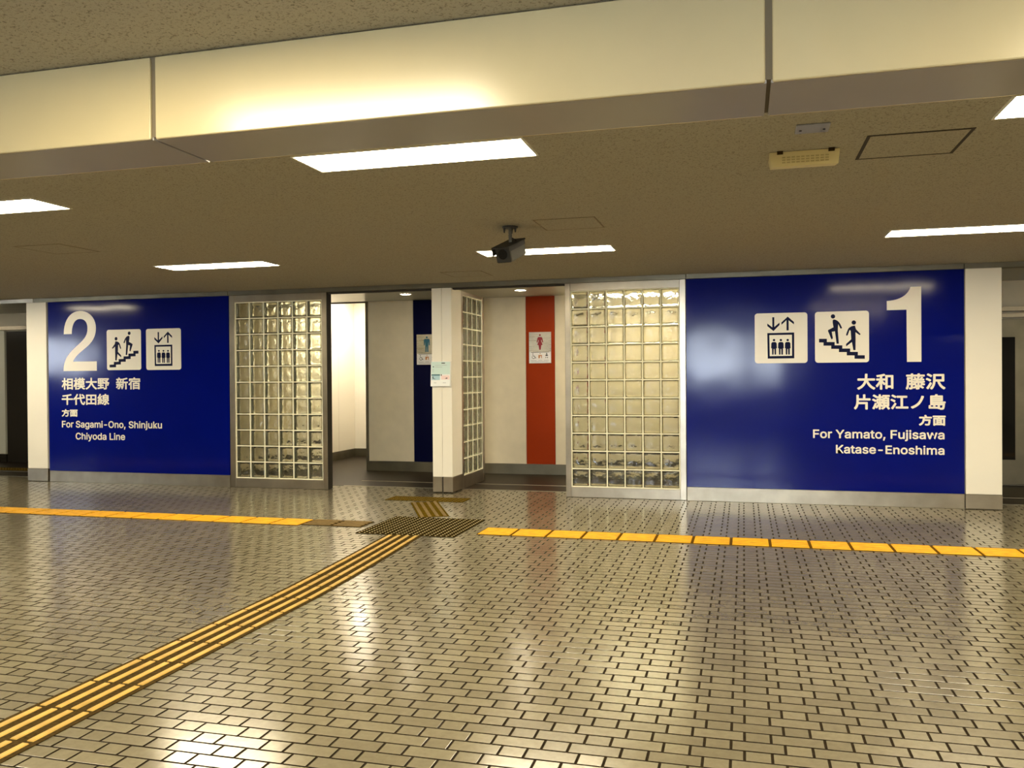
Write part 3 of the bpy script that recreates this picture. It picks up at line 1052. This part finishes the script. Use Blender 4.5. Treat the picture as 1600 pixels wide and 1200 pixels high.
def downlight(x, y, label):
    t = empty('downlight', (x, y, ZA), label, 'light', 'round downlights')
    mb = MB()
    n = 28
    ro, ri = 0.082, 0.068
    vs = [(r * cos(2 * pi * k / n), r * sin(2 * pi * k / n), z) for r, z in ((ro, 0.0), (ro, -0.006), (ri, -0.008), (ri, 0.0)) for k in range(n)]
    fs = [(a * n + k, a * n + (k + 1) % n, (a + 1) * n + (k + 1) % n, (a + 1) * n + k) for a in range(3) for k in range(n)]
    mb.add(vs, fs).build('ring', 'lampframe', t, smooth=True)
    MB().cyl((0, 0, -0.0065), (0, 0, -0.0005), ri - 0.001, n=28).build('lens', 'downlens', t)


downlight(-4.36, 1.20, 'round downlight over the mens toilet entrance')
downlight(-2.775, 1.20, 'round downlight over the womens toilet entrance')


def tube_lamp(x, y, z, lx, ly, label, strength, col=(1.0, 0.88, 0.68)):
    t = empty('ceiling_lamp', (x, y, z), label, 'light')
    key = 'lamp_%d' % int(strength * 10)
    if key not in M:
        M[key] = emit_mat('lit_panel_%d' % int(strength * 10), col, strength)
    pbox('frame', 'lampframe', (-lx - 0.02, lx + 0.02, -ly - 0.02, ly + 0.02, -0.02, -0.001), t)
    pbox('diffuser', key, (-lx, lx, -ly, ly, -0.024, -0.018), t)


tube_lamp(-5.95, 3.2, 2.75, 0.15, 0.55, 'ceiling lamp lighting the passage to the mens toilet', 11.0)
tube_lamp(-1.20, 1.15, ZA, 0.5, 0.12, 'ceiling lamp behind the right glass block screen', 10.0)
tube_lamp(3.9, 1.2, ZA, 0.3, 0.10, 'ceiling lamp in the right recess', 0.7)
tube_lamp(-12.6, 1.2, ZA, 0.3, 0.10, 'ceiling lamp in the left recess', 4.0)

# ------------------------------------------------------------------ ceiling hatches


def hatch(cx, cy, label, w=0.225, g=0.011, rz=0.0, open_=0.0):
    t = empty('ceiling_hatch', (cx, cy, ZC), label, 'hatch', 'ceiling access hatches', rz=rz)
    mb = MB()
    for b in ((-w, w, -w, -w + g), (-w, w, w - g, w), (-w, -w + g, -w + g, w - g), (w - g, w, -w + g, w - g)):
        mb.box(*b, -0.0025, -0.0003)
    mb.build('hatch_frame', 'gap' if open_ else 'hatchline', t)
    MB().box(-w + g, w - g, -w + g, w - g, -0.0018, -0.0003).build('hatch_panel', 'ceiling', t)


M['hatchline'] = mat('brown_hatch_frame', (0.16, 0.12, 0.06), 0.6)
hatch(0.788, -5.00, 'ceiling hatch with dark edges at the upper right beside the beam', w=0.228, g=0.016, open_=1)
hatch(-5.57, -3.53, 'ceiling hatch outline near the left picture edge', w=0.23)
hatch(-1.21, -3.40, 'ceiling hatch to the right of the security camera', w=0.222)
hatch(-2.85, -0.78, 'small ceiling hatch outline above the middle pillar', w=0.225)

# small ceiling fittings
sp = empty('sensor_plate', (0.303, -5.44, ZC), 'small blue grey plate on the ceiling close to the beam', 'plate')
pbox('plate', 'greyplate', (-0.072, 0.072, -0.066, 0.066, -0.008, -0.0005), sp, ch=0.002)
for x in (-0.05, 0.05):
    MB().cyl((x, 0.01, -0.011), (x, 0.01, -0.007), 0.006, n=10).build('screw', 'ink', sp)
pk = empty('ceiling_speaker', (0.295, -4.955, ZC), 'yellowed wedge shaped plastic box hanging under the ceiling', 'speaker')
mb = MB()
mb.add([(-0.165, -0.09, -0.002), (0.165, -0.09, -0.002), (0.158, -0.075, -0.072), (-0.158, -0.075, -0.072),
        (-0.165, 0.10, -0.002), (0.165, 0.10, -0.002), (0.158, 0.09, -0.045), (-0.158, 0.09, -0.045)],
       [(0, 1, 2, 3), (5, 4, 7, 6), (4, 0, 3, 7), (1, 5, 6, 2), (3, 2, 6, 7), (4, 5, 1, 0)])
mb.build('body', 'yellowed', pk)
for r in range(3):
    for k in range(10):
        z = -0.026 - r * 0.012
        x = -0.105 + k * 0.0225
        yfr = -0.09 + (-z - 0.002) / 0.07 * 0.015
        pbox('grille_slot', 'yellowgrille', (x, x + 0.016, yfr - 0.0015, yfr + 0.002, z - 0.006, z), pk)
for x in (-0.115, 0.125):
    pbox('bracket', 'tactbase', (x - 0.014, x + 0.014, -0.108, -0.088, -0.014, -0.001), pk)

# ------------------------------------------------------------------ security camera
sc = empty('security_camera', (-1.650, -3.42, ZC), 'dark security camera hanging from the ceiling on a short stem', 'camera')
MB().cyl((0, 0, -0.012), (0, 0, -0.001), 0.056, 0.058, n=28).build('mount_plate', 'darkplastic', sc)
for x, y in ((-0.042, -0.008), (0.042, -0.008), (0.0, 0.044)):
    MB().cyl((x, y, -0.046), (x, y, -0.010), 0.005, 0.009, n=10).build('bolt', 'darkplastic', sc)
MB().cyl((0, 0, -0.066), (0, 0, -0.012), 0.0125, n=16).cyl((0, 0, -0.072), (0, 0, -0.064), 0.0145, n=16).cyl((0.002, 0, -0.125), (0, 0, -0.072), 0.0125, n=16).build('stem', 'greyhousing', sc)
R_ = Euler((radians(20), 0, radians(-12)), 'XYZ').to_matrix()


def rotated(mb, off):
    o = MB()
    o.v = [tuple(R_ @ Vector(v) + Vector(off)) for v in mb.v]
    o.f = mb.f
    return o


OFF = (0.0, 0.0, -0.175)
rotated(MB().box(-0.060, 0.060, -0.120, 0.140, -0.066, 0.048, ch=0.010), OFF).build('housing', 'greyhousing', sc)
rotated(MB().box(-0.068, 0.068, -0.165, 0.145, 0.046, 0.058, ch=0.003).box(-0.070, -0.062, -0.155, 0.12, -0.005, 0.052).box(0.062, 0.070, -0.155, 0.12, 0.018, 0.052), OFF).build('sunshield', 'darkplastic', sc)
fr_ = rotated(MB().box(-0.058, 0.058, -0.128, -0.118, -0.064, 0.046, ch=0.006), OFF).build('front_bezel', 'darkplastic', sc)
rotated(MB().cyl((0, -0.133, -0.002), (0, -0.126, -0.002), 0.036, n=24), OFF).build('lens_window', 'blackglass', fr_)
mb = MB()
cpts = [Vector((0.012, 0.0, -0.085)), Vector((0.035, 0.012, -0.098)), Vector((0.045, 0.03, -0.112)), Vector((0.060, 0.05, -0.116)), Vector((0.066, 0.07, -0.130))]
for a, b in zip(cpts[:-1], cpts[1:]):
    mb.cyl(a, b, 0.0045, n=8)
mb.build('cable', 'darkplastic', sc)

# ------------------------------------------------------------------ tactile paving


def plate_mesh(name, hx, hy, h, base_m, bars=None, dots=None, raised_m=None, gap=0.003):
    """one tactile tile as a mesh with base (slot 0) and raised pieces (slot 1)"""
    mb = MB().box(-hx + gap, hx - gap, -hy + gap, hy - gap, 0.0002, h)
    nb_ = len(mb.f)
    for b in bars or []:
        x0, x1, y0, y1 = b
        t = 0.005
        c = 0.005
        mb.add([(x0, y0, h), (x1, y0, h), (x1, y1, h), (x0, y1, h),
                (x0 + c, y0 + c, h + t), (x1 - c, y0 + c, h + t), (x1 - c, y1 - c, h + t), (x0 + c, y1 - c, h + t)],
               [(4, 5, 6, 7), (0, 1, 5, 4), (1, 2, 6, 5), (2, 3, 7, 6), (3, 0, 4, 7)])
    for x, y in dots or []:
        r0, r1 = 0.0085, 0.0055
        vs = [(x + r * cos(2 * pi * k / 8), y + r * sin(2 * pi * k / 8), z) for r, z in ((r0, h), (r1, h + 0.0022)) for k in range(8)]
        mb.add(vs, [(k, (k + 1) % 8, 8 + (k + 1) % 8, 8 + k) for k in range(8)] + [tuple(range(8, 16))])
    me = bpy.data.meshes.new(name)
    me.from_pydata(mb.v, [], mb.f)
    me.materials.append(M[base_m])
    me.materials.append(M[raised_m or base_m])
    me.polygons.foreach_set('material_index', [0] * nb_ + [1] * (len(mb.f) - nb_))
    me.update()
    return me


TP = 0.305
H_ = TP / 2
bars_x = [(-0.136, 0.136, y - 0.018, y + 0.018) for y in (-0.1125, -0.0375, 0.0375, 0.1125)]
dots = [(-0.125 + 0.05 * i, -0.125 + 0.05 * j) for i in range(6) for j in range(6)]
ME_Y = plate_mesh('yellow_tile', H_, 0.160, 0.003, 'yellowbase', bars=[(-0.141, 0.141, y - 0.0345, y + 0.0345) for y in (-0.117, -0.039, 0.039, 0.117)], raised_m='yellow', gap=0.001)
ME_BR = plate_mesh('brown_tile', H_, 0.150, 0.004, 'tactbase', bars=bars_x, raised_m='tanbar', gap=0.001)
ME_D = plate_mesh('dot_tile', H_, H_, 0.004, 'patchbase', dots=dots, raised_m='dot', gap=0.001)
ME_DY = plate_mesh('dot_tile_olive', H_, H_, 0.004, 'olivebase', dots=dots, raised_m='tanbar', gap=0.001)
ZF = 0.0008
ty = empty('tactile_strip', (-2.24, -2.28, ZF), 'yellow tactile paving strip right of the dark dotted square', 'tactile paving', 'tactile paving')
k = 0
while -2.24 + H_ + k * TP < 4.6:
    o = link('tactile_tile', ME_Y, ty)
    o.location = (H_ + k * TP, 0, 0)
    k += 1
ty = empty('tactile_strip', (-3.99, -2.22, ZF), 'yellow tactile paving strip left of the dark dotted square', 'tactile paving', 'tactile paving')
for k in range(30):
    o = link('tactile_tile', ME_Y, ty)
    o.location = (-H_ - k * TP, 0, 0)
ty = empty('tactile_strip', (-3.99, -2.19, ZF), 'short brown tactile strip between yellow strip and dark dotted square', 'tactile paving', 'tactile paving')
for k in range(2):
    o = link('tactile_tile', ME_BR, ty)
    o.location = (H_ + 0.005 + k * TP, 0, 0)
ty = empty('tactile_patch', (-2.838, -2.165, ZF), 'dark brown square of dotted tactile tiles where the paths cross', 'tactile paving', 'tactile paving')
for i in range(3):
    for j in range(3):
        o = link('tactile_tile', ME_D, ty)
        o.location = ((i - 1) * TP, (j - 1) * TP, 0)
ty = empty('tactile_patch', (-3.415, -0.515, ZF), 'olive brown row of dotted tactile tiles in front of the middle pillar', 'tactile paving', 'tactile paving')
for i in range(3):
    o = link('tactile_tile', ME_DY, ty)
    o.location = ((i - 1) * TP, 0, 0)
# slanted stem between the two dotted patches
a_, b_ = Vector((-3.372, -0.740)), Vector((-2.925, -1.640))
dv = b_ - a_
ang = math.atan2(dv.y, dv.x)
ty = empty('tactile_strip', (a_.x, a_.y, ZF - 0.0004), 'slanted olive tactile strip leading to the middle pillar', 'tactile paving', 'tactile paving', rz=ang)
n_ = 4
sl = dv.length / n_
for k in range(n_):
    me_ = plate_mesh('olive_tile', sl / 2, 0.15, 0.0035, 'olivebase', bars=[(-sl / 2 + 0.006, sl / 2 - 0.006, y - 0.017, y + 0.017) for y in (-0.1125, -0.0375, 0.0375, 0.1125)], raised_m='tanbar', gap=0.0005) if k == 0 else me_
    o = link('tactile_tile', me_, ty)
    o.location = (sl * (k + .5), 0, 0)
# long guide path running towards the camera: base tile > bars
ty = empty('tactile_strip', (0, 0, ZF), 'long tactile guide path of yellow bars running from the dotted square to the lower left', 'tactile paving', 'tactile paving')
LEN = 0.304
base_me = MB().box(-0.158, 0.158, -LEN / 2, LEN / 2, 0.0002, 0.0035)
bme = bpy.data.meshes.new('guide_tile'); bme.from_pydata(base_me.v, [], base_me.f); bme.materials.append(M['tactbase'])
c = 0.005
bar_v = [(-0.0155, -0.143, 0.003), (0.0155, -0.143, 0.003), (0.0155, 0.143, 0.003), (-0.0155, 0.143, 0.003),
         (-0.012, -0.140, 0.0075), (0.012, -0.140, 0.0075), (0.012, 0.140, 0.0075), (-0.012, 0.140, 0.0075)]
barm = bpy.data.meshes.new('guide_bar')
barm.from_pydata(bar_v, [], [(4, 5, 6, 7), (0, 1, 5, 4), (1, 2, 6, 5), (2, 3, 7, 6), (3, 0, 4, 7)])
barm.materials.append(M['bar'])


def path_x(y):
    if y < -4.7:
        return -2.712
    t = (y + 4.7) / 2.1
    return -2.712 - 0.125 * t ** 1.3


y = -2.632 - LEN / 2
while y > YN + 0.3:
    sl_ = (path_x(y + 0.05) - path_x(y - 0.05)) / 0.1
    o = link('guide_tile', bme, ty)
    o.location = (path_x(y), y, 0)
    o.rotation_euler = (0, 0, -math.atan(sl_))
    for x in (-0.117, -0.039, 0.039, 0.117):
        q = link('guide_bar', barm, o)
        q.location = (x, 0, 0)
    y -= LEN
# strip of tactile tiles inside the left recess
ty = empty('tactile_strip', (-10.9, 1.2, 0.0), 'brownish dotted tactile row inside the left recess', 'tactile paving', 'tactile paving')
for i in range(6):
    o = link('tactile_tile', ME_DY, ty)
    o.location = ((i - 3) * TP, 0, 0)
